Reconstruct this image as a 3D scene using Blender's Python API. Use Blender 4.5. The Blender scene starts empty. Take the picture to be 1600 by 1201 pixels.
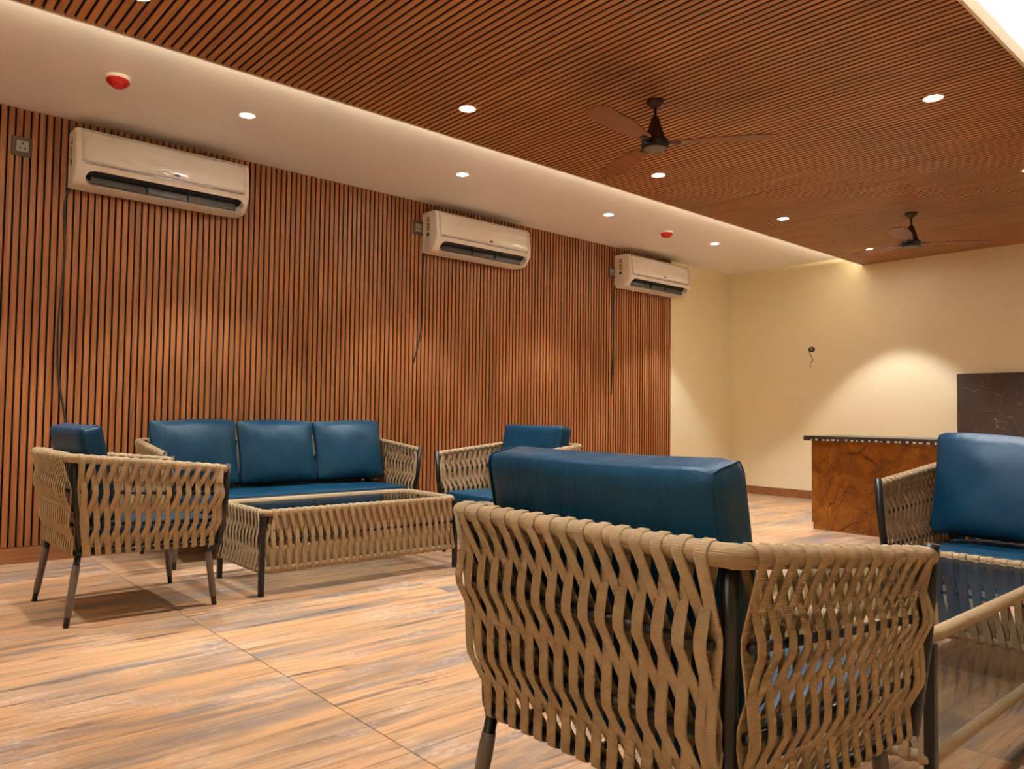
import bpy, bmesh, math, random
from mathutils import Vector, Matrix
random.seed(7)
PI = math.pi
SC = bpy.context.scene
COL = SC.collection

# ------------------------------------------------------------------ camera
cam_d = bpy.data.cameras.new('camera')
cam = bpy.data.objects.new('camera', cam_d)
COL.objects.link(cam)
YAW, PITCH, ROLL = 0.72275430, 0.03965821, 0.01294530
fw = Vector((math.sin(YAW)*math.cos(PITCH), math.cos(YAW)*math.cos(PITCH), math.sin(PITCH)))
rt = Vector((math.cos(YAW), -math.sin(YAW), 0))
up = rt.cross(fw)
r2 = math.cos(ROLL)*rt + math.sin(ROLL)*up
u2 = -math.sin(ROLL)*rt + math.cos(ROLL)*up
M = Matrix((r2, u2, -fw)).transposed().to_4x4()
M.translation = Vector((0, -5.268677, 0.9))
cam.matrix_world = M
cam_d.sensor_width = 36
cam_d.lens = 36*1193.23/1600
cam_d.clip_start = 0.02
SC.camera = cam

# ------------------------------------------------------------------ world, exposure
W = bpy.data.worlds.new('world'); SC.world = W
W.use_nodes = True
W.node_tree.nodes['Background'].inputs[0].default_value = (1.0, 0.85, 0.7, 1)
W.node_tree.nodes['Background'].inputs[1].default_value = 0.1
vs = SC.view_settings
vs.view_transform = 'Standard'; vs.look = 'None'; vs.gamma = 1; vs.use_curve_mapping = False
vs.exposure = 1.10
LAMP_W = 50.0          # watts of one recessed spot
LAMP_COL = (0.95, 0.985, 1.03)
LED_W = 85.0           # watts per metre of cove strip

# room numbers
XB, H, HW = 8.219, 2.6645, 2.5557
YW0, YW1 = -1.641, -4.208       # wooden ceiling raft
XL, YB, HS = -3.0, -8.6, 2.86   # left wall, wall behind the camera, slab
WOODX = 6.998

# ------------------------------------------------------------------ material helpers
def lin(h):
    h = h.lstrip('#'); c = [int(h[i:i+2], 16)/255 for i in (0, 2, 4)]
    return tuple(((x/12.92) if x <= .04045 else ((x+.055)/1.055)**2.4) for x in c) + (1,)
class NT:
    def __init__(s, name):
        s.m = bpy.data.materials.new(name); s.m.use_nodes = True
        s.t = s.m.node_tree; s.b = s.t.nodes['Principled BSDF']
    def n(s, typ, **kw):
        o = s.t.nodes.new('ShaderNode'+typ)
        for k, v in kw.items():
            if k in o.inputs: o.inputs[k].default_value = v
            else: setattr(o, k, v)
        return o
    def l(s, a, b): s.t.links.new(a, b)
    def set(s, **kw):
        for k, v in kw.items(): s.b.inputs[k.replace('_', ' ')].default_value = v
        return s
    def ramp(s, fac, stops, interp='LINEAR'):
        r = s.n('ValToRGB'); r.color_ramp.interpolation = interp
        while len(r.color_ramp.elements) < len(stops): r.color_ramp.elements.new(.5)
        for e, (p, c) in zip(r.color_ramp.elements, stops): e.position = p; e.color = c
        s.l(fac, r.inputs[0]); return r.outputs[0]
    def mix(s, fac, a, b, mode='MIX'):
        m = s.n('Mix', data_type='RGBA', blend_type=mode)
        for sock, v in ((m.inputs[0], fac), (m.inputs[6], a), (m.inputs[7], b)):
            if hasattr(v, 'links'): s.l(v, sock)
            else: sock.default_value = v
        return m.outputs[2]
    def math(s, op, a, b=0.0):
        m = s.n('Math', operation=op)
        for sock, v in ((m.inputs[0], a), (m.inputs[1], b)):
            if hasattr(v, 'links'): s.l(v, sock)
            else: sock.default_value = v
        return m.outputs[0]
    def noise(s, vec, scale, detail=4, rough=.5, dist=0.0):
        n = s.n('TexNoise', Scale=scale, Detail=detail, Roughness=rough, Distortion=dist)
        s.l(vec, n.inputs['Vector']); return n.outputs['Fac']
    def mapv(s, vec, scale=(1,1,1), loc=(0,0,0)):
        m = s.n('Mapping'); m.inputs['Scale'].default_value = scale; m.inputs['Location'].default_value = loc
        s.l(vec, m.inputs['Vector']); return m.outputs[0]
    def pos(s): return s.n('NewGeometry').outputs['Position']
    def bump(s, h, strength=.3, dist=.01):
        b = s.n('Bump', Strength=strength, Distance=dist); s.l(h, b.inputs['Height']); s.l(b.outputs[0], s.b.inputs['Normal'])

def plain(name, col, rough=.5, metal=0.0, bump=0, bscale=200, **kw):
    m = NT(name); m.set(Base_Color=lin(col) if isinstance(col, str) else col, Roughness=rough, Metallic=metal, **kw)
    v = m.pos(); f = m.noise(v, bscale, 3)
    c = m.b.inputs['Base Color'].default_value[:]
    m.l(m.mix(f, tuple(x*.93 for x in c[:3])+(1,), tuple(min(1, x*1.07) for x in c[:3])+(1,)), m.b.inputs['Base Color'])
    if bump: m.bump(f, bump, .002)
    return m.m

def wood_slat(name, axis, dark, mid, light):
    m = NT(name); g = m.pos()
    sc = [34, 34, 34]; sc[axis] = 1.3
    rnd = m.n('ObjectInfo').outputs['Random']
    cmb = m.n('CombineXYZ'); m.l(m.math('MULTIPLY', rnd, 37.0), cmb.inputs[0]); m.l(m.math('MULTIPLY', rnd, 11.0), cmb.inputs[1])
    ad = m.n('VectorMath', operation='ADD'); m.l(g, ad.inputs[0]); m.l(cmb.outputs[0], ad.inputs[1])
    f1 = m.noise(m.mapv(ad.outputs[0], sc), 1.0, 6, .62, .6)
    f2 = m.noise(g, 1.7, 3, .55)
    c = m.ramp(f1, [(.28, dark), (.52, mid), (.75, light)])
    c = m.mix(m.ramp(f2, [(.40, (0,0,0,1)), (.72, (.45,.45,.45,1))]), c, tuple(x*.62 for x in mid[:3])+(1,))
    # scattered dark knots and cathedral figure
    k = m.noise(m.mapv(ad.outputs[0], [x*.35 for x in sc]), 1.0, 2, .5, 2.2)
    c = m.mix(m.ramp(k, [(.60, (0,0,0,1)), (.70, (.45,.45,.45,1))]), c, tuple(x*.5 for x in dark[:3])+(1,))
    m.l(c, m.b.inputs['Base Color']); m.set(Roughness=.42)
    m.bump(f1, .12, .002)
    return m.m

def rope_mat():
    m = NT('rope_strap'); uv = m.n('UVMap').outputs[0]
    sx = m.n('SeparateXYZ'); m.l(uv, sx.inputs[0])
    w = m.math('SINE', m.math('MULTIPLY', sx.outputs[1], 2*PI/.0042))
    e = m.math('SINE', m.math('MULTIPLY', sx.outputs[0], 2*PI*9))
    h = m.math('ADD', m.math('MULTIPLY', w, .7), m.math('MULTIPLY', e, .25))
    f = m.noise(m.pos(), 60, 4)
    c = m.mix(f, lin('#9e8664'), lin('#bca27a'))
    c = m.mix(m.math('MULTIPLY', m.math('ADD', w, 1.0), .08), c, lin('#6a4d2c'))
    m.l(c, m.b.inputs['Base Color']); m.set(Roughness=.75); m.b.inputs['Specular IOR Level'].default_value = .25
    m.bump(h, .25, .001)
    return m.m

def leather_mat():
    m = NT('teal_leatherette'); g = m.pos()
    f = m.noise(g, 6, 3); fine = m.noise(g, 420, 2)
    wr = m.noise(m.mapv(g, (7, 7, 3)), 1.2, 5, .6, 1.1)
    m.l(m.mix(f, lin('#04324a'), lin('#07405c')), m.b.inputs['Base Color'])
    m.set(Roughness=.40); m.b.inputs['Specular IOR Level'].default_value = .26
    m.bump(m.math('ADD', m.math('MULTIPLY', fine, .06), wr), .35, .022)
    return m.m

def tile_mat():
    m = NT('wood_look_tile'); g = m.pos()
    rnd = m.n('ObjectInfo').outputs['Random']
    cmb = m.n('CombineXYZ'); m.l(m.math('MULTIPLY', rnd, 53.0), cmb.inputs[0]); m.l(m.math('MULTIPLY', rnd, 29.0), cmb.inputs[1]); m.l(m.math('MULTIPLY', rnd, 13.0), cmb.inputs[2])
    ad = m.n('VectorMath', operation='ADD'); m.l(g, ad.inputs[0]); m.l(cmb.outputs[0], ad.inputs[1]); v = ad.outputs[0]
    broad = m.noise(m.mapv(v, (.9, 6.0, 1)), 1.0, 3, .55, .5)
    streak = m.noise(m.mapv(v, (1.6, 30, 1)), 1.0, 6, .65, .35)
    fine = m.noise(m.mapv(v, (6, 130, 1)), 1.0, 4, .6)
    c = m.ramp(broad, [(.28, lin('#8c7a6a')), (.40, lin('#bf9468')), (.50, lin('#d8a26c')), (.60, lin('#cf9a68')), (.74, lin('#a8866a'))])
    c = m.mix(m.ramp(streak, [(.32, (.9,.9,.9,1)), (.48, (0,0,0,1))]), c, lin('#7c6048'))
    c = m.mix(m.ramp(streak, [(.55, (0,0,0,1)), (.72, (.7,.7,.7,1))]), c, lin('#e2bd92'))
    c = m.mix(m.ramp(fine, [(.3, (.4,.4,.4,1)), (.5, (0,0,0,1))]), c, lin('#8c623c'))
    grey = m.noise(m.mapv(v, (1.1, 7.5, 1), (9, 4, 0)), 1.0, 4, .6, .8)
    c = m.mix(m.ramp(grey, [(.52, (0,0,0,1)), (.66, (.85,.85,.85,1))]), c, lin('#8c7c6e'))
    gs = m.noise(m.mapv(v, (1.3, 16, 1), (3, 8, 0)), 1.0, 4, .6, .6)
    c = m.mix(m.ramp(gs, [(.60, (0,0,0,1)), (.67, (.9,.9,.9,1))]), c, lin('#64584e'))
    # pale dusty footmarks and scuffs
    d1 = m.noise(m.mapv(g, (2.2, 4.5, 1)), 1.0, 5, .7, .4); d2 = m.noise(m.mapv(g, (26, 60, 1)), 1.0, 4, .75)
    dust = m.math('MULTIPLY', m.ramp(d1, [(.5, (0,0,0,1)), (.72, (1,1,1,1))]), m.ramp(d2, [(.45, (0,0,0,1)), (.68, (1,1,1,1))]))
    c = m.mix(m.math('MULTIPLY', dust, .9), c, lin('#efe4d6'))
    c = m.mix(1.0, c, (.96, 1.02, 1.12, 1), 'MULTIPLY')
    m.l(c, m.b.inputs['Base Color'])
    m.l(m.math('ADD', m.math('MULTIPLY', d1, .25), .28), m.b.inputs['Roughness'])
    m.b.inputs['Specular IOR Level'].default_value = .5
    m.bump(m.math('ADD', streak, m.math('MULTIPLY', fine, .4)), .08, .002)
    return m.m

def paint(name, col, bs=.04):
    m = NT(name); g = m.pos(); f = m.noise(g, 1.3, 3); f2 = m.noise(g, 160, 3)
    c = lin(col)
    m.l(m.mix(f, tuple(x*.96 for x in c[:3])+(1,), c), m.b.inputs['Base Color'])
    m.set(Roughness=.55); m.bump(f2, bs, .002); return m.m

def stone(name, base1, base2, vein, vs_, thr, rough=.25, dist=1.2, stretch=(1,1,1)):
    m = NT(name); g = m.mapv(m.pos(), stretch)
    f = m.noise(g, 5, 6, .6, .6)
    nz = m.n('TexNoise', Scale=2.2, Detail=5.0); m.l(g, nz.inputs['Vector'])
    mx = m.n('VectorMath', operation='MULTIPLY_ADD'); m.l(nz.outputs['Color'], mx.inputs[0]); mx.inputs[1].default_value = (dist*.3,)*3; m.l(g, mx.inputs[2])
    vo = m.n('TexVoronoi', feature='DISTANCE_TO_EDGE', Scale=vs_); m.l(mx.outputs[0], vo.inputs['Vector'])
    fade = m.noise(g, 3.1, 3)
    c = m.mix(f, base1, base2)
    v = m.ramp(vo.outputs['Distance'], [(0, (1,1,1,1)), (thr, (0,0,0,1))])
    v = m.math('MULTIPLY', v, m.ramp(fade, [(.40, (0,0,0,1)), (.58, (1,1,1,1))]))
    m.l(m.mix(v, c, vein), m.b.inputs['Base Color']); m.set(Roughness=rough); return m.m

def emit(name, col, s):
    m = NT(name); m.set(Base_Color=(.9,.9,.9,1)); m.b.inputs['Emission Color'].default_value = col; m.b.inputs['Emission Strength'].default_value = s; return m.m

def glass_mat(name, tint, base=.05):
    m = bpy.data.materials.new(name); m.use_nodes = True; t = m.node_tree; t.nodes.clear()
    o = t.nodes.new('ShaderNodeOutputMaterial'); mx = t.nodes.new('ShaderNodeMixShader')
    tr = t.nodes.new('ShaderNodeBsdfTransparent'); gl = t.nodes.new('ShaderNodeBsdfGlossy'); fr = t.nodes.new('ShaderNodeFresnel')
    ge = t.nodes.new('ShaderNodeNewGeometry'); mr = t.nodes.new('ShaderNodeMapRange'); mr.inputs['To Min'].default_value = 1.5; mr.inputs['To Max'].default_value = 1/1.5
    t.links.new(ge.outputs['Backfacing'], mr.inputs['Value']); t.links.new(mr.outputs[0], fr.inputs['IOR']); tr.inputs[0].default_value = tint
    gl.inputs['Roughness'].default_value = .02; gl.inputs[0].default_value = (1,1,1,1)
    t.links.new(fr.outputs[0], mx.inputs[0]); t.links.new(tr.outputs[0], mx.inputs[1]); t.links.new(gl.outputs[0], mx.inputs[2])
    t.links.new(mx.outputs[0], o.inputs[0]); return m

MT = {}
MT['slat_wall'] = wood_slat('fluted_teak_wall', 2, lin('#7c4824'), lin('#a26434'), lin('#b67a48'))
MT['slat_ceil'] = wood_slat('fluted_teak_ceiling', 1, lin('#a06840'), lin('#c0844e'), lin('#ce9864'))
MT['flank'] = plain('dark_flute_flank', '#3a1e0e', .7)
MT['groove'] = plain('groove_backing', '#150903', .8)
MT['rope'] = rope_mat()
MT['leather'] = leather_mat()
MT['tile'] = tile_mat()
MT['grout'] = plain('grout', '#6e5a4a', .9)
MT['skirt'] = wood_slat('skirting_wood', 0, lin('#7a4c2a'), lin('#a0683c'), lin('#b98452'))
MT['cream'] = paint('cream_wall_paint', '#f4e6c0')
MT['white'] = paint('white_ceiling_paint', '#f4efea', .02)
MT['steel'] = plain('black_powder_coat', '#0e0c0b', .35, 0.0)
MT['wrap'] = plain('grey_plastic_wrap', '#6b5e54', .3, bump=.5, bscale=70)
MT['ac'] = plain('white_ac_plastic', '#ece2d6', .35)
def film():
    m = NT('film_wrapped_plastic'); g = m.pos()
    f = m.noise(m.mapv(g, (3.0, 5, 7)), 1.8, 1.5, .5, 1.2)
    m.set(Base_Color=lin('#ece2d6'), Roughness=.2); m.b.inputs['Coat Weight'].default_value = .6; m.b.inputs['Coat Roughness'].default_value = .08
    m.l(m.mix(f, lin('#e6dbce'), lin('#f2e9de')), m.b.inputs['Base Color']); m.bump(f, .35, .04); return m.m
MT['film'] = film()
MT['dark'] = plain('black_plastic', '#100e0e', .5)
MT['louver'] = plain('grey_louver', '#4a4644', .4)
MT['silver'] = plain('silver_trim', '#8f8688', .3, .6)
MT['blue'] = plain('badge_blue', '#4a5688', .3)
MT['yellow'] = plain('sticker_yellow', '#cdb52c', .5)
MT['red_st'] = plain('sticker_red', '#b85a38', .5)
MT['green_st'] = plain('sticker_dark_green', '#3a4a20', .5)
MT['stick_w'] = plain('sticker_white', '#e8e0d2', .5)
MT['red'] = plain('red_alarm_plastic', '#d01c14', .35)
MT['offwhite'] = plain('offwhite_plastic', '#ece0d2', .4)
MT['plate'] = plain('bronze_socket_plate', '#4c382a', .45)
MT['socket'] = plain('grey_socket_insert', '#8e8478', .45)
MT['cable'] = plain('dark_cable', '#33302c', .5)
MT['fan_body'] = plain('bronze_fan', '#4a3018', .35, .3)
MT['fan_blk'] = plain('black_fan_drum', '#0d0c0c', .4)
MT['fan_cap'] = plain('grey_fan_cap', '#6a6258', .45)
MT['fan_blade'] = wood_slat('brown_fan_blade', 0, lin('#6a3818'), lin('#8e5024'), lin('#a4642f'))
MT['glass'] = glass_mat('smoked_glass', (.72, .75, .76, 1))
MT['clear'] = glass_mat('clear_glass', (.94, .95, .95, 1))
def counter_stone():
    m = NT('ochre_marble'); g = m.pos()
    f = m.noise(g, 4.5, 7, .68, .9)
    c = m.ramp(f, [(.28, lin('#5e3208')), (.45, lin('#8e5410')), (.6, lin('#a66a18')), (.78, lin('#c08830'))])
    for k, (scl, st, thr) in enumerate((((2.1), (1, .75, 1.5), .022), (3.6, (1, 1.9, .8), .018), (6.5, (1, 1, 1), .02))):
        gm = m.mapv(g, st, (k*3.3, k*1.7, k*.9))
        nz = m.n('TexNoise', Scale=3.2, Detail=4.0); m.l(gm, nz.inputs['Vector'])
        mx = m.n('VectorMath', operation='MULTIPLY_ADD'); m.l(nz.outputs['Color'], mx.inputs[0]); mx.inputs[1].default_value = (.22,)*3; m.l(gm, mx.inputs[2])
        vo = m.n('TexVoronoi', feature='DISTANCE_TO_EDGE', Scale=scl); m.l(mx.outputs[0], vo.inputs['Vector'])
        v = m.ramp(vo.outputs['Distance'], [(0, (1,1,1,1)), (thr, (0,0,0,1))])
        v = m.math('MULTIPLY', v, m.ramp(m.noise(gm, 2.5, 3), [(.42, (0,0,0,1)), (.56, (.9,.9,.9,1))]))
        c = m.mix(v, c, lin('#3a1c06'))
    m.l(c, m.b.inputs['Base Color']); m.set(Roughness=.3); m.bump(f, .25, .004); return m.m
MT['counter'] = counter_stone()
MT['granite'] = stone('dark_granite', lin('#2e2926'), lin('#4a423c'), lin('#6a6058'), 9, .03, .3)
MT['marble'] = stone('dark_brown_marble', lin('#3c312b'), lin('#544842'), lin('#85796e'), 2.6, .010, .3, 2.6)
MT['plaster'] = plain('white_plaster', '#d8ccc0', .8)
MT['lamp'] = emit('lamp_diffuser', (1, .97, .95, 1), 120.0)
MT['led'] = emit('led_strip', (1, .95, .88, 1), 10.0)

# ------------------------------------------------------------------ mesh helpers
def mesh(name, v, f, mat=None, smooth=False, uv=None):
    me = bpy.data.meshes.new(name); me.from_pydata([tuple(x) for x in v], [], f)
    if uv is not None:
        l = me.uv_layers.new(name='UVMap')
        for lp in me.loops: l.data[lp.index].uv = uv[lp.vertex_index]
    if mat: me.materials.append(MT[mat])
    if smooth:
        for pl in me.polygons: pl.use_smooth = True
    me.update(); return me
def link(name, me, parent=None, loc=None, rot=None):
    o = bpy.data.objects.new(name, me); COL.objects.link(o)
    if parent: o.parent = parent
    if loc: o.location = loc
    if rot: o.rotation_euler = rot
    return o
def tag(o, label, cat, group=None, kind=None):
    o['label'] = label
    if cat: o['category'] = cat
    if group: o['group'] = group
    if kind: o['kind'] = kind
    return o
def thing(name, label, cat, loc=(0,0,0), rz=0, group=None):
    o = link(name, None, None, loc, (0, 0, rz)); o.empty_display_size = .1
    return tag(o, label, cat, group)
def bm_mesh(name, bm, mat, smooth=False):
    me = bpy.data.meshes.new(name); bm.normal_update(); bm.to_mesh(me); bm.free()
    if mat: me.materials.append(MT[mat])
    if smooth:
        for pl in me.polygons: pl.use_smooth = True
    return me
def box(name, lo, hi, mat, parent=None, bevel=0.0, seg=2):
    bm = bmesh.new(); bmesh.ops.create_cube(bm, size=1)
    for v in bm.verts: v.co = Vector([lo[i]+(v.co[i]+.5)*(hi[i]-lo[i]) for i in range(3)])
    if bevel: bmesh.ops.bevel(bm, geom=bm.edges[:], offset=bevel, segments=seg, affect='EDGES', profile=.5)
    return link(name, bm_mesh(name, bm, mat, False), parent)
def tube_data(path, r, n=10, cap=True, closed=False, rmod=None):
    P = [Vector(p) for p in path]; N = len(P); v = []; f = []; uv = []
    T = []
    for i in range(N):
        if closed: t = P[(i+1) % N]-P[i-1]
        else: t = P[min(i+1, N-1)]-P[max(i-1, 0)]
        T.append(t.normalized())
    ref = Vector((0, 0, 1)) if abs(T[0].z) < .9 else Vector((1, 0, 0))
    nrm = (ref-T[0]*ref.dot(T[0])).normalized(); s = 0
    for i in range(N):
        if i: s += (P[i]-P[i-1]).length
        nrm = (nrm-T[i]*nrm.dot(T[i])).normalized(); b = T[i].cross(nrm)
        rr = (r[i] if isinstance(r, (list, tuple)) else r)
        if rmod: rr *= rmod(s)
        for k in range(n):
            a = 2*PI*k/n; v.append(P[i]+(nrm*math.cos(a)+b*math.sin(a))*rr); uv.append((k/n, s))
    for i in range(N if closed else N-1):
        j = (i+1) % N
        for k in range(n): f.append((i*n+k, i*n+(k+1) % n, j*n+(k+1) % n, j*n+k))
    if cap and not closed:
        f.append(tuple(range(n-1, -1, -1))); f.append(tuple((N-1)*n+k for k in range(n)))
    return v, f, uv
def tube(name, path, r, mat, parent=None, n=10, closed=False, rmod=None):
    v, f, uv = tube_data(path, r, n, True, closed, rmod)
    if mat == 'rope': uv = [(b_*8, a_*2*PI*r) for a_, b_ in uv]
    return link(name, mesh(name, v, f, mat, True, uv), parent)
def lathe(name, prof, mat, parent=None, n=32, loc=(0,0,0), smooth=True, sharp=True, cap=True):
    v = []; f = []
    m = len(prof)
    for r, z in prof:
        for k in range(n): a = 2*PI*k/n; v.append((r*math.cos(a)+loc[0], r*math.sin(a)+loc[1], z+loc[2]))
    for i in range(m-1):
        for k in range(n): f.append((i*n+k, i*n+(k+1) % n, (i+1)*n+(k+1) % n, (i+1)*n+k))
    if cap and prof[0][0] > 1e-6: f.append(tuple(range(n-1, -1, -1)))
    if cap and prof[-1][0] > 1e-6: f.append(tuple((m-1)*n+k for k in range(n)))
    me = mesh(name, v, f, mat, smooth)
    if smooth and sharp:
        try: me.set_sharp_from_angle(angle=math.radians(35))
        except Exception: pass
    return link(name, me, parent)
def round_path(pts, rad, seg=6, closed=False):
    P = [Vector(p) for p in pts]; out = []; N = len(P)
    for i in range(N):
        if not closed and i in (0, N-1): out.append(P[i]); continue
        a, b, c = P[i-1], P[i], P[(i+1) % N]
        d1 = (a-b); d2 = (c-b); k = min(rad, d1.length*.45, d2.length*.45)
        p0 = b+d1.normalized()*k; p1 = b+d2.normalized()*k
        for j in range(seg+1):
            t = j/seg; out.append(p0.lerp(b, t).lerp(b.lerp(p1, t), t))
    return out
def dense(path, step):
    out = []
    for a, b in zip(path[:-1], path[1:]):
        a, b = Vector(a), Vector(b); n = max(1, int((b-a).length/step))
        out += [a.lerp(b, k/n) for k in range(n)]
    return out+[Vector(path[-1])]

# ------------------------------------------------------------------ the setting
def struct(o, label):
    o['kind'] = 'structure'; o['label'] = label; return o
# floor with tiles
fl = struct(box('floor', (XL, YB, -.06), (XB, 0, -.006), 'grout'), 'floor of large wood-look tiles in orange and grey tones')
TX, TY, GAP = 1.18, .5912, .003
def tile_mesh():
    bm = bmesh.new(); bmesh.ops.create_cube(bm, size=1)
    for v in bm.verts: v.co = Vector((v.co.x*(TX-GAP), v.co.y*(TY-GAP), v.co.z*.012-.006))
    top = [e for e in bm.edges if all(v.co.z > -.001 for v in e.verts)]
    bmesh.ops.bevel(bm, geom=top, offset=.0015, segments=1, affect='EDGES')
    return bm_mesh('floor_tile', bm, 'tile')
tmesh = tile_mesh()
x0 = 1.18-4*TX
ix = 0
while x0+ix*TX < XB:
    cx = x0+(ix+.5)*TX
    for iy in range(15):
        cy = -(iy+.5)*TY
        if cx+TX/2 > XB+.01:
            w = XB-(cx-TX/2)
            if w < .02: continue
            o = link('floor_tile', tmesh, fl, (cx-TX/2+w/2, cy, 0)); o.scale = (w/TX, 1, 1)
        elif cx-TX/2 < XL:
            w = cx+TX/2-XL
            if w < .02: continue
            o = link('floor_tile', tmesh, fl, (cx+TX/2-w/2, cy, 0)); o.scale = (w/TX, 1, 1)
        elif cy-TY/2 < YB:
            w = cy+TY/2-YB
            if w < .02: continue
            o = link('floor_tile', tmesh, fl, (cx, cy+TY/2-w/2, 0)); o.scale = (1, w/TY, 1)
        else: link('floor_tile', tmesh, fl, (cx, cy, 0))
    ix += 1
# walls
struct(box('wall_far', (XB, YB, 0), (XB+.12, 0, HS), 'cream'), 'plain cream wall at the far end of the lounge')
wa = struct(box('wall_panelled', (XL, 0, 0), (XB+.12, .12, HS), 'cream'), 'long wall clad in vertical brown fluted panels, cream paint past their end')
struct(box('wall_left', (XL-.12, YB, 0), (XL, .12, HS), 'cream'), 'cream wall at the left end of the room')
struct(box('wall_behind', (XL-.12, YB-.12, 0), (XB+.12, YB, HS), 'cream'), 'cream wall behind the viewpoint')
# fluted wall panelling
PITCH_S, SLW, SLD = .0390, .0295, .018
link('backing_board', box('tmp', (XL, -.010, .096), (WOODX, 0, H), 'groove').data, wa); bpy.data.objects.remove(bpy.data.objects['tmp'])
def slat_mesh(name, dims, mat, bev, out):
    """slat whose outer face and bevels are wood, flanks inside the flutes dark; out = outward normal"""
    bm = bmesh.new(); bmesh.ops.create_cube(bm, size=1)
    for v in bm.verts: v.co = Vector([v.co[i]*dims[i] for i in range(3)])
    ax = max(range(3), key=lambda i: dims[i]); out = Vector(out)
    ed = [e for e in bm.edges if abs((e.verts[0].co-e.verts[1].co)[ax]) > .5*dims[ax] and (e.verts[0].co+e.verts[1].co).dot(out) > 0]
    bmesh.ops.bevel(bm, geom=ed, offset=bev, segments=2, affect='EDGES')
    bm.normal_update()
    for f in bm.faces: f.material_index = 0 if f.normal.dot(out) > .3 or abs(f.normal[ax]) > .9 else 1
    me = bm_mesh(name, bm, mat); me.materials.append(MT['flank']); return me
sm = slat_mesh('slat', (SLW, SLD, H-.096), 'slat_wall', .002, (0, -1, 0))
nx = 0
xx = WOODX-SLW/2
while xx > -.25:
    link('slat', sm, wa, (xx, -.010-SLD/2+.001, (H+.096)/2)); xx -= PITCH_S; nx += 1
# hidden rest of the wall beyond the picture's left edge
rest_v = []; rest_f = []
while xx > XL+.03:
    b = len(rest_v)
    for px, py in ((-SLW/2, 0), (-SLW/2, -SLD), (SLW/2, -SLD), (SLW/2, 0)):
        rest_v += [(xx+px, -.010+py, .096), (xx+px, -.010+py, H)]
    for k in range(3): rest_f.append((b+2*k, b+2*k+2, b+2*k+3, b+2*k+1))
    xx -= PITCH_S
ro = link('slat_row', mesh('slat_row', rest_v, rest_f, 'slat_wall'), wa); ro['kind'] = 'stuff'
# skirting
bb = struct(box('baseboard_panelled', (XL, -.026, 0), (XB, 0, .094), 'skirt', bevel=.003), 'brown wood-look skirting under the fluted wall')
bf = struct(link('baseboard_far', None), 'brown wood-look skirting tiles along the far cream wall')
yy = -.03
while yy > YB+.05:
    y1 = max(yy-1.18, YB+.01)
    box('skirting_tile', (XB-.014, y1+.003, 0), (XB, yy, .094), 'skirt', bf, .002); yy = y1
bead = box('plaster_bead', (XB-.010, YB+.01, .094), (XB, -.01, .102), 'plaster', bf)
# ceilings
ce = struct(box('ceiling', (XL, YB, HS), (XB+.12, .12, HS+.1), 'white'), 'white slab ceiling above the hanging wooden raft')
so = struct(box('ceiling_soffit', (XL, YW0+.03, H), (XB, 0, HS), 'white'), 'lowered white ceiling strip along the fluted wall')
so2 = struct(box('ceiling_soffit_near', (XL, YB, H), (XB, YW1-.95, HS), 'white'), 'lowered white ceiling strip on the near side of the room')
raft = struct(box('ceiling_raft', (XL+.4, YW1, HW+.012), (XB, YW0, HW+.045), 'groove'), 'hanging wooden ceiling raft of narrow brown slats')
sc_m = slat_mesh('slat', (SLW, YW0-YW1, .014), 'slat_ceil', .002, (0, 0, -1))
# raft edge boards
box('fascia', (XL+.4, YW1-.014, HW-.004), (XB, YW1, HW+.062), 'cream', raft)
box('fascia', (XL+.4, YW0, HW-.002), (XB, YW0+.012, HW+.055), 'white', raft)
box('cove_light_baffle', (XL+.4, -2.98, HW+.045), (XB, -2.93, HS), 'white', raft)  # unseen divider, added to stop cove light leaking across above the raft
xx = XB-.004-SLW/2; k = 0
while xx > XL+.42 and k < 262:
    link('slat', sc_m, raft, (xx, (YW0+YW1)/2, HW+.007)); xx -= PITCH_S; k += 1

# ------------------------------------------------------------------ lamps of the room
def downlight(x, y, z, label, group=None):
    t = thing('downlight', label, 'downlight', (x, y, z), 0, group)
    lathe('trim_ring', [(.036, -.0005), (.047, -.0035), (.050, -.002), (.050, .004), (.036, .004), (.036, -.0005)], 'offwhite', t, 24, cap=False)
    lathe('diffuser', [(.0, .001), (.037, .0)], 'lamp', t, 20)
    ld = bpy.data.lights.new('spot', 'SPOT'); ld.energy = LAMP_W; ld.color = LAMP_COL; ld.spot_size = math.radians(80); ld.spot_blend = .32; ld.shadow_soft_size = .025
    lo = bpy.data.objects.new('spot_lamp', ld); COL.objects.link(lo); lo.parent = t; lo.location = (0, 0, -.012)
    return t
ords = ['nearest', 'second', 'third', 'farthest']
for k in range(-2, 4):
    x = 1.772+1.62*k
    lb = ('round recessed downlight in the white ceiling strip, %s of its row' % ords[k]) if k >= 0 else 'round recessed downlight in the white ceiling strip, out of the picture to the left'
    downlight(x, -.838, H, lb, 'downlights in the white ceiling strip')
for k in range(-1, 4):
    x = 2.504+1.663*k
    lb = ('round recessed downlight in the slatted ceiling near its left edge, %s of its row' % ords[k]) if k >= 0 else 'round recessed downlight in the slatted ceiling, just above the picture'
    downlight(x, -2.035, HW, lb, 'downlights along the left of the slatted ceiling')
for k in range(-1, 4):
    x = 2.504+1.663*k
    lb = 'round recessed downlight in the slatted ceiling at upper right, near the bright cove' if k == 1 else 'round recessed downlight in the slatted ceiling along the cove side, out of the picture'
    downlight(x, -3.79, HW, lb, 'downlights along the right of the slatted ceiling')
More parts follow.
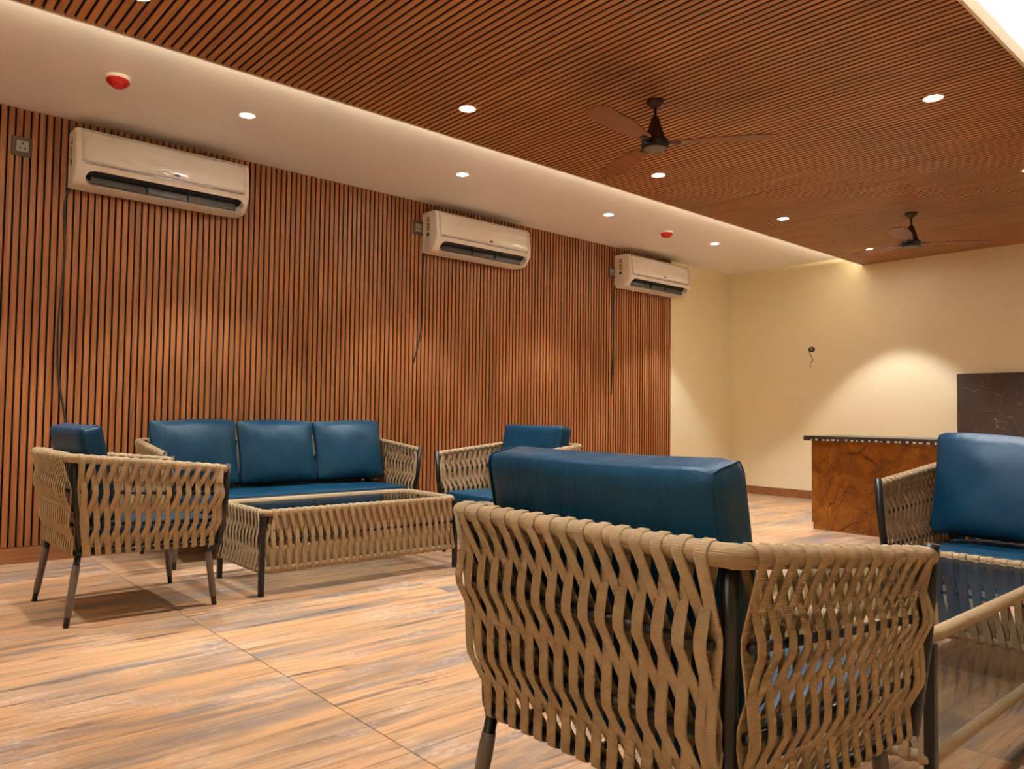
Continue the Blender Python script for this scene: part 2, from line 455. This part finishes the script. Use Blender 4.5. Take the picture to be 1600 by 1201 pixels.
def cove(y, z, label, watts, col, tilt=0.0):
    t = thing('led_strip', label, 'light strip', (0, y, z))
    box('diffuser', (XL+.5, -.006, 0), (XB-.02, .006, .008), 'led', t)
    ld = bpy.data.lights.new('cove', 'AREA'); ld.shape = 'RECTANGLE'; ld.size = XB-XL-.6; ld.size_y = .02
    ld.energy = watts*(XB-XL-.6); ld.color = col
    lo = bpy.data.objects.new('cove_lamp', ld); COL.objects.link(lo); lo.parent = t
    lo.location = ((XB+XL)/2+.2, 0, .015); lo.rotation_euler = (PI-tilt, 0, 0)
    return t
cove(YW1+.06, HW+.046, 'white light strip on the raft edge lighting the cove at upper right', LED_W, (.97, .98, 1.0), math.radians(46))
cove(YW0-.03, HW+.046, 'light strip behind the raft edge beside the white ceiling strip', LED_W*.24, (1.0, .87, .60))

# ------------------------------------------------------------------ rope furniture
def ribbon(name, pts, nrm, side, w, th, parent):
    """flat woven strap along pts; nrm = face normal per point; side = width direction per point"""
    v = []; f = []; uv = []; s = 0; n = 6
    cs = [(-1, 0), (-.72, 1), (.72, 1), (1, 0), (.72, -1), (-.72, -1)]
    for i, p in enumerate(pts):
        if i: s += (pts[i]-pts[i-1]).length
        for a, b in cs:
            v.append(p+side[i]*(a*w/2)+nrm[i]*(b*th/2)); uv.append((.5+a*.5, s))
    for i in range(len(pts)-1):
        for k in range(n): f.append((i*n+k, i*n+(k+1) % n, (i+1)*n+(k+1) % n, (i+1)*n+k))
    f.append(tuple(range(n-1, -1, -1))); f.append(tuple((len(pts)-1)*n+k for k in range(n)))
    return link(name, mesh(name, v, f, 'rope', True, uv), parent)

def panel(parent, T0, T1, B0, B1, out, rods, count, rim_r, bot_r, lean=1, bulge=.0, w=.0245, rod_r=.0085, margin=.02, rod_mat='steel', lo=.012, hi=.988, rlo=.0, rhi=1.0):
    """woven side: top rim from T0 to T1, bottom rail B0 to B1, outward normal out, rods at heights t"""
    T0, T1, B0, B1, out = map(Vector, (T0, T1, B0, B1, out)); out.normalize()
    L = (T1-T0).length
    def S(u, t):
        b = bulge*max(0, (t/.34 if t < .34 else (1-t)/.66))
        return (T0.lerp(T1, u)).lerp(B0.lerp(B1, u), t)+out*b
    along = (T1-T0).normalized()
    for t in rods:
        tube('rod', [S(rlo, t), S(rhi, t)], rod_r, rod_mat, parent, 8)
    u0 = margin/L; pu = (1-2*u0)/count; th = .0042
    off = rod_r+th*.55
    du = lean*pu
    Z = Vector((0, 0, 1))
    nr_ = len(rods)
    seq = [(i, 0) for i in (range(-1-nr_//2, count) if lean > 0 else range(0, count+1+nr_//2))]+[(i, 1) for i in (range(-1, count) if lean > 0 else range(0, count+1))]
    for i, kind in seq:
            u = u0+(i+.5)*pu
            edge = not (0 <= i < count)
            pts = []; nr = []; sd = []
            def add(p, n_): pts.append(p); nr.append(n_.normalized()); sd.append(along)
            front = (kind == 0)
            cu = min(max(u, lo), hi)
            base = S(min(max(cu, .05), .95) if edge else cu, 0)
            R = rim_r+.0012
            if front and edge: add(base+out*(R-.003), out)
            elif front:       # over the rim from inside to outside
                for a in (190, 150, 110, 70, 35, 0):
                    a = math.radians(a); n_ = out*math.cos(a)+Z*math.sin(a); add(base+n_*R, n_)
            elif edge: add(base-out*(R-.003), out)
            else:
                for a in (20, 60, 100, 140, 180):
                    a = math.radians(a); n_ = out*math.cos(a)+Z*math.sin(a); add(base+n_*(R-.003), n_)
            f_ = front
            for q, t in enumerate(rods):
                # front -> behind: slants; behind -> front: straight
                if f_: u += du
                f_ = not f_
                cu = min(max(u, lo), hi)
                sg = 1 if f_ else -1
                d = .010/max(.05, (S(.5, 1)-S(.5, 0)).length)
                for dt in (-d, d): add(S(cu, t+dt)+out*(off*sg), out)
            if f_: u += du
            f_ = not f_
            cu = min(max(u, lo), hi)
            base = S(cu, 1); R = bot_r+.0022
            if f_:          # passes outside the bottom rail and tucks under
                for a in (0, -40, -90, -150):
                    a = math.radians(a); n_ = out*math.cos(a)+Z*math.sin(a); add(base+n_*R, n_)
            else:
                for a in (180, 220, 270, 325):
                    a = math.radians(a); n_ = out*math.cos(a)+Z*math.sin(a); add(base+n_*(R+.001), n_)
            # keep the strap face turned outwards along its run
            ribbon('strap', pts, nr, sd, w, th, parent)
    return S

def pillow(name, w, h, t, mat, parent=None, puff=.35, rad=.02, seed=0, nn=14, pipes=(1,), ends=()):
    """cushion in its own frame: thickness along x (0..t), width along y, height along z (0..h)"""
    rnd = random.Random(seed)
    ph = [rnd.uniform(0, 6.28) for _ in range(6)]
    def shape(x, y, z):
        hy, hz, hx = w/2, h/2, t/2
        p = Vector((x*hx, y*hy, z*hz))
        lim = Vector((hx-rad, hy-rad, hz-rad))
        c = Vector([max(-lim[i], min(lim[i], p[i])) for i in range(3)])
        d = p-c
        if d.length > 1e-9: d = d.normalized()*max(abs(d.x), abs(d.y), abs(d.z))
        p = c+d
        bul = max(0, 1-abs(y)**2.6)*max(0, 1-(abs(z)**2.6)*(1 if z > 0 else .45))
        p.x *= (1-puff)+puff*bul**.7*1.25
        p.y *= 1-.05*puff*(1-z*z)
        if z > 0: p.z *= 1-.06*puff*(1-y*y)
        p.x += .004*puff*math.sin(7*y+ph[0])*math.sin(6*z+ph[1])
        p.z += .012*puff*math.sin(3*y+ph[2])*(z+1)/2
        return Vector((p.x+hx, p.y, p.z+hz))
    bm = bmesh.new(); bmesh.ops.create_cube(bm, size=2)
    bmesh.ops.subdivide_edges(bm, edges=bm.edges[:], cuts=nn, use_grid_fill=True)
    for v in bm.verts: v.co = shape(*v.co)
    o = link(name, bm_mesh(name, bm, mat, True), parent)
    for py in ends:
        sq = [(-1, -1+2*k/16) for k in range(16)]+[(-1+2*k/5, 1) for k in range(5)]+[(1, 1-2*k/16) for k in range(16)]+[(1-2*k/5, -1) for k in range(5)]
        tube('seam', [shape(x, py, z) for x, z in sq], .0026, mat, o, 6, True)
    for px in pipes:
        sq = []
        m_ = 16
        for k in range(m_): sq.append((-1+2*k/m_, -1))
        for k in range(m_): sq.append((1, -1+2*k/m_))
        for k in range(m_): sq.append((1-2*k/m_, 1))
        for k in range(m_): sq.append((-1, 1-2*k/m_))
        tube('piping', [shape(px, y, z) for y, z in sq], .0032, mat, o, 6, True)
    return o

def leg(parent, top, foot, wrapped=True):
    top, foot = Vector(top), Vector(foot)
    g = tube('leg', [top, foot], [.0135, .0115], 'steel', parent, 12)
    if wrapped:
        tube('plastic_sleeve', [top.lerp(foot, .16), top.lerp(foot, .3), top.lerp(foot, .55), top.lerp(foot, .72), top.lerp(foot, .86)], [.0150, .0165, .0150, .0156, .0138], 'wrap', g, 10)
    return g

CH = dict(wb=.336, wf=.362, xb=-.327, xf=.314, zb=.699, zf=.633, wbb=.299, wfb=.333, xbb=-.280, xfb=.299, zbot=.298, fxb=-.312, fxf=.301, fyb=.298, fyf=.295)
def seat_frame(name, label, cat, loc, rz, c, nback, nside, group, legs_extra=(), wrapped=True):
    t = thing(name, label, cat, loc, rz, group)
    RR, BR, PR = .0185, .0105, .0145
    P = {}
    for s, k in ((-1, 'n'), (1, 'f')):
        P[k+'b'] = Vector((c['xb'], s*c['wb'], c['zb'])); P[k+'f'] = Vector((c['xf'], s*c['wf'], c['zf']))
        P[k+'bb'] = Vector((c['xbb'], s*c['wbb'], c['zbot'])); P[k+'bf'] = Vector((c['xfb'], s*c['wfb'], c['zbot']))
    rim = dense(round_path([P['nf'], P['nb'], P['fb'], P['ff']], .045, 6), .011)
    tube('rim', rim, RR, 'rope', t, 12, False, lambda s: 1+.055*((s/.0425) % 1)**2)
    tube('base_rail', round_path([P['nbf'], P['nbb'], P['fbb'], P['fbf']], .05, 5, True), BR, 'steel', t, 8, True)
    rods = (.34, .70)
    bl = .010
    panel(t, P['nb'], P['fb'], P['nbb'], P['fbb'], (-1, 0, -.12), rods, nback, RR, BR, -1, bl, margin=.026, lo=.032/(2*c['wb']), hi=1-.014/(2*c['wb']), rlo=.03/(2*c['wb']), rhi=1-.03/(2*c['wb']))
    panel(t, P['nb'], P['nf'], P['nbb'], P['nbf'], (0, -1, -.1), rods, nside, RR, BR, -1, bl, margin=.020, lo=.05, hi=.975, rlo=.045)
    panel(t, P['fb'], P['ff'], P['fbb'], P['fbf'], (0, 1, -.1), rods, nside, RR, BR, -1, bl, margin=.020, lo=.05, hi=.975, rlo=.045)
    for s, k in ((-1, 'n'), (1, 'f')):
        ob = Vector((-1, s, 0)).normalized()*bl*.6
        ins = Vector((.026, -s*.026, 0)); tb, bb_ = P[k+'b']+ins, P[k+'bb']+ins*.7
        tube('corner_post', [tb+Vector((0, 0, -.012)), tb.lerp(bb_, .34)+ob, tb.lerp(bb_, .70)+ob*.45, bb_], PR, 'steel', t, 10)
        tf, bf_ = P[k+'f'], P[k+'bf']
        d = (tf-bf_).normalized()
        tube('front_post', [tf+d*.024+Vector((.006, 0, 0)), tf.lerp(bf_, .5)+Vector((.008, s*.004, 0)), bf_-d*.012], PR, 'steel', t, 12)
    lt = c['zbot']-.004
    for s in (-1, 1):
        leg(t, (c['xbb']+.012, s*(c['wbb']-.03), lt), (c['fxb'], s*c['fyb'], 0), wrapped)
        leg(t, (c['xfb']-.035, s*(c['wfb']-.055), lt), (c['fxf'], s*c['fyf'], 0), wrapped)
    # cross rails under the seat
    for fr in (-.33, 0, .33):
        y = fr*2*c['wbb']
        tube('seat_rail', [(c['xbb']+.01, y, c['zbot']-.002), (c['xfb']-.01, y*1.05, c['zbot']-.002)], .008, 'steel', t, 6)
    return t
def local(t_loc, rz, p):
    c, s = math.cos(rz), math.sin(rz); return (t_loc[0]+c*p[0]-s*p[1], t_loc[1]+s*p[0]+c*p[1], t_loc[2]+p[2])

SEAT_Z = .311
def armchair(label, loc, rz, where):
    seat_frame('rope_armchair', label, 'armchair', loc, rz, CH, 15, 14, 'rope armchairs')
    # seat cushion
    r = thing('seat_cushion', 'teal leatherette seat cushion lying in the '+where, 'cushion', local(loc, rz, (.027, 0, SEAT_Z)), rz, 'armchair seat cushions')
    o = pillow('cover', .540, .562, .093, 'leather', r, .12, .026, 3, pipes=(.92, -.92)); o.rotation_euler = (0, PI/2, 0); o.location = (-.259, 0, .093)
    # back cushion leaning on the rim
    tilt = math.radians(12)
    r = thing('back_cushion', 'teal leatherette back cushion of the '+where, 'cushion', local(loc, rz, (-.287+.405*math.tan(tilt), .012, .408)), rz, 'armchair back cushions')
    o = pillow('cover', .572, .418, .102, 'leather', r, .10, .024, 5, pipes=(), ends=(.985, -.985)); o.rotation_euler = (0, -tilt, 0)

armchair('rope armchair opening to the right, at the left end of the long low glass table', (1.041, -1.375, 0), .021, 'armchair at far left')
armchair('rope armchair half hidden behind the big foreground chair, opening towards the left', (3.31, -1.50, 0), PI, 'half-hidden armchair by the fluted wall')
armchair('large foreground rope armchair seen from behind, beige straps on a black frame', (1.305, -4.317, 0), -.003, 'large foreground armchair')

# ---------------- sofas
SO = dict(wb=.835, wf=.858, xb=-.33, xf=.32, zb=.705, zf=.643, wbb=.80, wfb=.83, xbb=-.285, xfb=.305, zbot=.298, fxb=-.31, fxf=.30, fyb=.79, fyf=.79)
def sofa(label, loc, rz, where, group_names):
    seat_frame('rope_sofa', label, 'sofa', loc, rz, SO, 38, 15, 'rope sofas')
    r = thing('sofa_seat_cushion', 'long teal leatherette seat cushion on the '+where, 'cushion', local(loc, rz, (.02, 0, SEAT_Z)), rz)
    o = pillow('cover', 1.535, .572, .093, 'leather', r, .12, .028, 11, pipes=(.92, -.92)); o.rotation_euler = (0, PI/2, 0); o.location = (-.259, 0, .093)
    tilt = math.radians(15)
    for k, nm in zip((-1, 0, 1), group_names):
        r = thing('sofa_back_cushion', nm, 'cushion', local(loc, rz, (-.262+.41*math.tan(tilt), k*.546, .407)), rz, 'back cushions on the '+where)
        o = pillow('cover', .538, .43, .165, 'leather', r, .72, .03, 20+k+int(loc[0]*10), pipes=(0,)); o.rotation_euler = (0, -tilt, 0)
sofa('three-seat rope sofa with teal cushions standing against the fluted wall', (2.25, -.44, 0), -PI/2, 'sofa against the fluted wall',
     ['teal back cushion at the left end of the wall sofa, beside the left armchair', 'teal back cushion in the middle of the wall sofa', 'teal back cushion at the right end of the wall sofa'])
sofa('rope sofa cut off by the right picture edge, before the ochre counter', (3.42, -4.815, 0), PI, 'sofa at the right edge',
     ['teal back cushion on the right-edge sofa, the one in view', 'middle teal back cushion of the right-edge sofa, out of the picture', 'far end teal back cushion of the right-edge sofa, out of the picture'])

# ---------------- coffee tables
def table(label, loc, rz):
    LX, LY, ZT, ZB = .585, .265, .402, .125
    t = thing('coffee_table', label, 'coffee table', loc, rz, 'glass-topped rope coffee tables')
    def ring(z, rr, name):
        pth = round_path([(-LX, -LY, z), (LX, -LY, z), (LX, LY, z), (-LX, LY, z)], .05, 6, True)
        P = pth+[pth[0]]
        d = dense(P, .012)[:-1]
        tube(name, d, rr, 'rope', t, 12, True, lambda s: 1+.05*((s/.0430) % 1)**2)
    ring(ZT, .0165, 'rim'); ring(ZB, .0145, 'lower_rim')
    rod = (.48,)
    z1, z0 = ZT, ZB
    panel(t, (-LX, -LY, z1), (LX, -LY, z1), (-LX, -LY, z0), (LX, -LY, z0), (0, -1, 0), rod, 26, .0165, .0145, 1, 0, rod_r=.007, margin=.03)
    panel(t, (-LX, -LY, z1), (-LX, LY, z1), (-LX, -LY, z0), (-LX, LY, z0), (-1, 0, 0), rod, 11, .0165, .0145, 1, 0, rod_r=.007, margin=.03)
    panel(t, (LX, -LY, z1), (LX, LY, z1), (LX, -LY, z0), (LX, LY, z0), (1, 0, 0), rod, 11, .0165, .0145, 1, 0, rod_r=.007, margin=.03)
    for sx in (-1, 1):
        for sy in (-1, 1):
            x, y = sx*(LX+.004), sy*(LY+.004); h = .0125
            box('leg', (x-h, y-h, 0), (x+h, y+h, ZT-.012), 'steel', t, .003)
    box('glass_top', (-LX+.012, -LY+.012, ZT-.002), (LX-.012, LY-.012, ZT+.006), 'glass', t)
    box('glass_shelf', (-LX+.014, -LY+.014, ZB-.002), (LX-.014, LY-.014, ZB+.004), 'clear', t)
    for sy in (-1, 1):
        tube('glass_support', [(-LX, sy*(LY-.02), ZT-.012), (LX, sy*(LY-.02), ZT-.012)], .007, 'steel', t, 6)
    return t
table('long low rope table with dark glass top, between the wall sofa and its armchairs', (2.165, -1.385, 0), 0)
table('low rope table with glass top and open woven frame, beside the foreground armchair', (2.485, -4.310, 0), PI)

# ------------------------------------------------------------------ air conditioners
def ac_unit(x0, x1, zb, zt, label, badge, stickers=True, strip=False):
    Wd = x1-x0; Hh = zt-zb
    t = thing('air_conditioner', label, 'air conditioner', (x0, -.024, zb), 0, 'wall air conditioners')
    prof = [(0, 0), (.115, 0), (.150, .012), (.185, .05), (.205, .085), (.213, .12), (.211, .18), (.204, .22), (.202, .265), (.193, .31), (.175, Hh-.006), (.150, Hh), (0, Hh)]
    bm = bmesh.new(); n = len(prof)
    L = []
    stations = [(0, .80), (.004, .90), (.012, .96), (.028, 1.0), (Wd-.028, 1.0), (Wd-.012, .96), (Wd-.004, .90), (Wd, .80)]
    for xs, sc in stations:
        row = []
        for d, z in prof:
            zz = Hh/2+(z-Hh/2)*(1-(1-sc)*.16)
            row.append(bm.verts.new((xs, -(d if d == 0 else d*(1-(1-sc)*.35)), zz)))
        L.append(row)
    for a, b in zip(L[:-1], L[1:]):
        for k in range(n): bm.faces.new((a[k], a[(k+1) % n], b[(k+1) % n], b[k]))
    bm.faces.new(L[0][::-1]); bm.faces.new(L[-1])
    bmesh.ops.recalc_face_normals(bm, faces=bm.faces[:])
    body = link('body', bm_mesh('body', bm, 'ac', True), t)
    # cutter: stadium on the slanted lower face
    P0 = Vector((0, -.205, .085)); P1 = Vector((0, -.128, .004))
    dv = (P1-P0).normalized(); nv = Vector((1, 0, 0)).cross(dv); nv = nv if nv.y < 0 else -nv
    ctr = P0.lerp(P1, .45); hw = (P1-P0).length*.43
    xl, xr = .058, Wd-.030
    ring = []
    for k in range(9): a = PI/2+PI*k/8; ring.append((xl+hw+hw*math.cos(a), hw*math.sin(a)))
    for k in range(9): a = -PI/2+PI*k/8; ring.append((xr-hw+hw*math.cos(a), hw*math.sin(a)))
    v = []; m_ = len(ring)
    for dn in (.05, -.055):
        for px, py in ring: v.append(ctr+Vector((px, 0, 0))-dv*py+nv*dn)
    f = [tuple(range(m_)), tuple(range(2*m_-1, m_-1, -1))]+[(k, k+m_, (k+1) % m_+m_, (k+1) % m_) for k in range(m_)]
    cme = mesh('cutter', v, f, 'dark'); bmc = bmesh.new(); bmc.from_mesh(cme); bmesh.ops.recalc_face_normals(bmc, faces=bmc.faces[:]); bmc.to_mesh(cme); bmc.free()
    cut = link('cutter', cme, t)
    bpy.context.view_layer.update()
    md = body.modifiers.new('b', 'BOOLEAN'); md.object = cut; md.operation = 'DIFFERENCE'; md.solver = 'EXACT'
    bpy.context.view_layer.update()
    dg = bpy.context.evaluated_depsgraph_get()
    nm = bpy.data.meshes.new_from_object(body.evaluated_get(dg)); body.modifiers.clear()
    body.data = nm
    bpy.data.objects.remove(cut)
    try: nm.set_sharp_from_angle(angle=math.radians(40))
    except Exception: pass
    # dark throat inside the outlet
    v = []
    for dn in (-.046, -.054):
        for px, py in ring: v.append(ctr+Vector((px, 0, 0))-dv*py*.99+nv*dn)
    link('outlet_throat', mesh('outlet_throat', v, f, 'dark'), t)
    # louver flap and vane dividers
    la = ctr+dv*hw*.80+nv*.002; lb = ctr+dv*hw*.30-nv*.036
    th = nv.cross(Vector((1, 0, 0)))
    def slab(name, a, b, xa, xb, thick, mat):
        e = (b-a).normalized(); q = e.cross(Vector((1, 0, 0))).normalized()*thick/2
        vv = [p+Vector((x, 0, 0)) for x in (xa, xb) for p in (a-q, a+q, b+q, b-q)]
        ff = [(0, 1, 2, 3), (7, 6, 5, 4), (0, 4, 5, 1), (1, 5, 6, 2), (2, 6, 7, 3), (3, 7, 4, 0)]
        return link(name, mesh(name, vv, ff, mat), t)
    slab('louver', la, lb, xl+hw*.8, xr-hw*.8, .005, 'louver')
    for fx in (.37, .63):
        xv = xl+(xr-xl)*fx
        slab('vane_clip', ctr+dv*hw*.55+nv*.006, ctr-dv*hw*.25-nv*.03, xv-.004, xv+.004, .018, 'dark')
    # front panel wrapped in clear film, silver trim, badge
    fp = []; fz = [(.2135, .128), (.2165, .145), (.2165, .165), (.2140, .185), (.2085, .21), (.2065, .26), (.1975, .305), (.186, .322)]
    ff = []
    nxs = 24
    for k in range(nxs+1):
        x = .030+(Wd-.060)*k/nxs
        for d, z in fz: fp.append((x, -d-.001, z))
    q = len(fz)
    for k in range(nxs):
        for j in range(q-1): ff.append((k*q+j, (k+1)*q+j, (k+1)*q+j+1, k*q+j+1))
    o = link('front_panel', mesh('front_panel', fp, ff, 'film', True), t)
    sl = o.modifiers.new('s', 'SOLIDIFY'); sl.thickness = .003; sl.offset = 1
    box('trim_strip', (.045, -.2180, .117), (Wd-.045, -.210, .1245), 'silver', t)
    bx_ = Wd*.545
    bd = lathe('badge', [(.0, .003), (.018, .003), (.020, 0)], badge, t, 20); bd.rotation_euler = (PI/2, 0, 0); bd.scale = (1.0, .45, 1); bd.location = (bx_, -.2195, .153)
    if stickers:
        q = thing('x', '', ''); bpy.data.objects.remove(q)
        def st(name, y, z, w, h, mat): return box(name, (-.0012, y-w/2, z-h/2), (.0015, y+w/2, z+h/2), mat, t)
        base = lathe('round_sticker', [(.0, .0014), (.022, .0014), (.022, 0)], 'red_st', t, 18); base.rotation_euler = (0, -PI/2, 0); base.location = (-.0002, -.085, .268)
        lathe('sticker_centre', [(.0, .0007), (.010, .0007), (.010, 0)], 'stick_w', base, 14).location = (.004, 0, .0013)
        y_ = st('rating_sticker', -.085, .205, .040, .068, 'yellow')
        for k in range(3): box('print_line', (-.0017, -.098, .184+k*.018), (-.0010, -.076+.004*k, .190+k*.018), 'green_st', y_)
        g = lathe('round_sticker', [(.0, .0014), (.018, .0014), (.018, 0)], 'green_st', t, 18); g.rotation_euler = (0, -PI/2, 0); g.location = (-.0002, -.085, .143)
    if strip:
        box('tape_tag', (.155, -.12, -.04), (.170, -.117, .004), 'stick_w', t)
    return t
ac_unit(1.000, 2.045, 2.240, 2.580, 'white split air conditioner with film still on, largest and nearest on the fluted wall', 'blue')
ac_unit(3.605, 4.650, 2.236, 2.573, 'white split air conditioner in the middle of the fluted wall', 'louver')
ac_unit(6.030, 7.075, 2.240, 2.577, 'white split air conditioner at the far right end of the fluted wall', 'green_st', True, True)

def socket(x, z, label):
    t = thing('power_socket', label, 'socket', (x, -.024, z), 0, 'sockets beside the air conditioners')
    box('plate', (-.052, -.008, -.058), (.052, 0, .058), 'plate', t, .003)
    ins = box('insert', (-.030, -.011, -.032), (.034, -.006, .034), 'socket', t, .002)
    for px, pz in ((0, .018), (-.012, -.010), (.014, -.010)):
        lathe('pin_hole', [(.0, .0014), (.0052, .0014), (.0052, 0)], 'dark', ins, 10).matrix_local = Matrix.Translation((px+.002, -.011, pz))@Matrix.Rotation(PI/2, 4, 'X')
    return t
socket(.757, 2.437, 'bronze wall socket left of the nearest air conditioner')
socket(3.560, 2.440, 'bronze wall socket at the left side of the middle air conditioner')
socket(5.985, 2.395, 'bronze wall socket at the left side of the far air conditioner')
def cable(pts, label, r=.0065):
    P = dense(round_path(pts, .12, 6), .08)
    o = tube('cable', P, r, 'cable', None, 8); return tag(o, label, 'cable', 'cables hanging from the air conditioners')
cable([(1.020, -.034, 2.275), (.985, -.032, 2.16), (.998, -.032, 1.80), (.975, -.032, 1.40), (.982, -.032, 1.10), (1.040, -.032, .80), (1.03, -.032, .62)], 'dark cable from the nearest air conditioner down behind the left armchair')
cable([(3.630, -.034, 2.25), (3.612, -.032, 2.10), (3.615, -.032, 1.62), (3.57, -.034, 1.43), (3.53, -.036, 1.31)], 'grey cable hanging below the middle air conditioner')
cable([(6.035, -.034, 2.26), (6.005, -.032, 2.15), (6.015, -.032, 1.60), (5.985, -.032, 1.12)], 'dark cable hanging below the far air conditioner', .009)

# ------------------------------------------------------------------ ceiling things
def alarm(x, y, label):
    t = thing('smoke_detector', label, 'detector', (x, y, H), 0, 'red ceiling detectors')
    lathe('base', [(.0, 0), (.058, 0), (.058, -.016), (.052, -.020), (.0, -.020)], 'offwhite', t, 28)
    lathe('red_dome', [(.0, -.018), (.056, -.018), (.057, -.030), (.044, -.044), (.030, -.052), (.026, -.058), (.0, -.060)], 'red', t, 28)
    for k in range(6):
        a = k*PI/3; lathe('vent', [(.0, -.051), (.005, -.0505), (.005, -.047)], 'dark', t, 8).location = (.037*math.cos(a), .037*math.sin(a), .003)
alarm(1.054, -.880, 'red dome detector on the white ceiling above the nearest air conditioner')
alarm(5.871, -.815, 'small red dome detector on the white ceiling above the far air conditioner')

def fan(x, y, drop, ang, label):
    t = thing('ceiling_fan', label, 'ceiling fan', (x, y, HW), 0, 'ceiling fans')
    lathe('canopy', [(.0, 0), (.048, 0), (.046, -.012), (.022, -.034), (.012, -.04), (.0, -.04)], 'fan_body', t, 24)
    tube('rod', [(0, 0, -.03), (0, 0, -drop+.17)], .008, 'fan_body', t, 10)
    b = -drop
    lathe('cone_housing', [(.0, b+.172), (.014, b+.172), (.022, b+.160), (.040, b+.10), (.053, b+.05), (.056, b+.04), (.0, b+.04)], 'fan_body', t, 32)
    lathe('drum', [(.0, b+.046), (.066, b+.046), (.071, b+.038), (.071, b+.010), (.064, b), (.0, b)], 'fan_blk', t, 32)
    lathe('cap', [(.0, b+.001), (.058, b+.001), (.05, b-.004), (.0, b-.005)], 'fan_cap', t, 28)
    for k in range(3):
        a = ang+k*2*PI/3; R_ = Matrix.Rotation(a, 4, 'Z')
        L = []; n = 9
        vv = []; ff = []
        for i in range(n+1):
            u = i/n; r = .085+u*.50; w = .045+.055*min(1, u*2.2) if u < .9 else .085
            w *= (1 if u < .97 else .8); tw = .10-.05*u
            for s, dz in ((-1, -.003), (1, -.003), (1, .003), (-1, .003)):
                vv.append((r, s*w*.62, b+.034+s*w*tw+dz))
        for i in range(n):
            for q in range(4): ff.append((i*4+q, i*4+(q+1) % 4, (i+1)*4+(q+1) % 4, (i+1)*4+q))
        ff += [(3, 2, 1, 0), (n*4, n*4+1, n*4+2, n*4+3)]
        o = link('blade', mesh('blade', vv, ff, 'fan_blade'), t); o.matrix_local = R_
        o = box('blade_bracket', (.05, -.016, b+.027), (.135, .016, b+.031), 'fan_blk', t, .001); o.matrix_local = R_
fan(3.165, -2.79, .255, math.radians(-52), 'brown ceiling fan with black drum, the nearer one under the slatted ceiling')
fan(6.40, -2.825, .272, math.radians(-49), 'brown ceiling fan with black drum, the farther one near the cream wall')

# ------------------------------------------------------------------ counter, marble panel, wall wire
ct = thing('counter', 'ochre veined marble counter front beyond the right sofa', 'counter', (6.02, -2.18, 0))
box('front_panel', (0, -2.6, .055), (.022, 0, .722), 'counter', ct, .002)
box('side_panel', (.022, -.022, .055), (.56, 0, .722), 'counter', ct, .002)
box('plinth', (.004, -2.6, 0), (.54, -.012, .056), 'counter', ct)
box('carcass', (.022, -2.6, .055), (.54, -.022, .72), 'counter', ct)
tp = thing('worktop', 'dark granite worktop lying on the ochre counter', 'worktop', (6.02, -2.18, .722))
box('slab', (-.05, -2.65, 0), (.60, .045, .038), 'granite', tp, .002)
for k in range(40):
    y = -.02-k*.047+random.uniform(-.012, .012); w = random.uniform(.006, .014)
    box('plaster_dab', (-.0525, y-w, .001+random.uniform(0, .004)), (-.049, y+w, .012+random.uniform(0, .007)), 'plaster', tp, .0012, 1)
pn = box('marble_panel', (XB-.03, -5.4, .102), (XB-.001, -2.553, 1.355), 'marble', None, .002)
tag(pn, 'dark brown marble slab standing against the cream far wall', 'wall panel')
wr = thing('wiring_point', 'round wiring box with a loose curled wire on the cream far wall', 'wiring', (XB, -1.054, 1.68))
o = lathe('box_cover', [(.0, .006), (.034, .006), (.038, 0)], 'plate', wr, 18); o.rotation_euler = (0, -PI/2, 0); o.scale = (.8, 1.1, 1)
o = lathe('box_hole', [(.0, .008), (.018, .008), (.018, 0)], 'socket', wr, 14); o.rotation_euler = (0, -PI/2, 0); o.scale = (.8, 1.1, 1)
tube('loose_wire', dense(round_path([(-.006, .01, -.01), (-.02, .014, -.05), (-.02, -.018, -.10), (-.015, -.024, -.13), (-.02, .004, -.155), (-.015, .012, -.18), (-.018, -.004, -.20)], .03, 5), .02), .0035, 'cable', wr, 6)
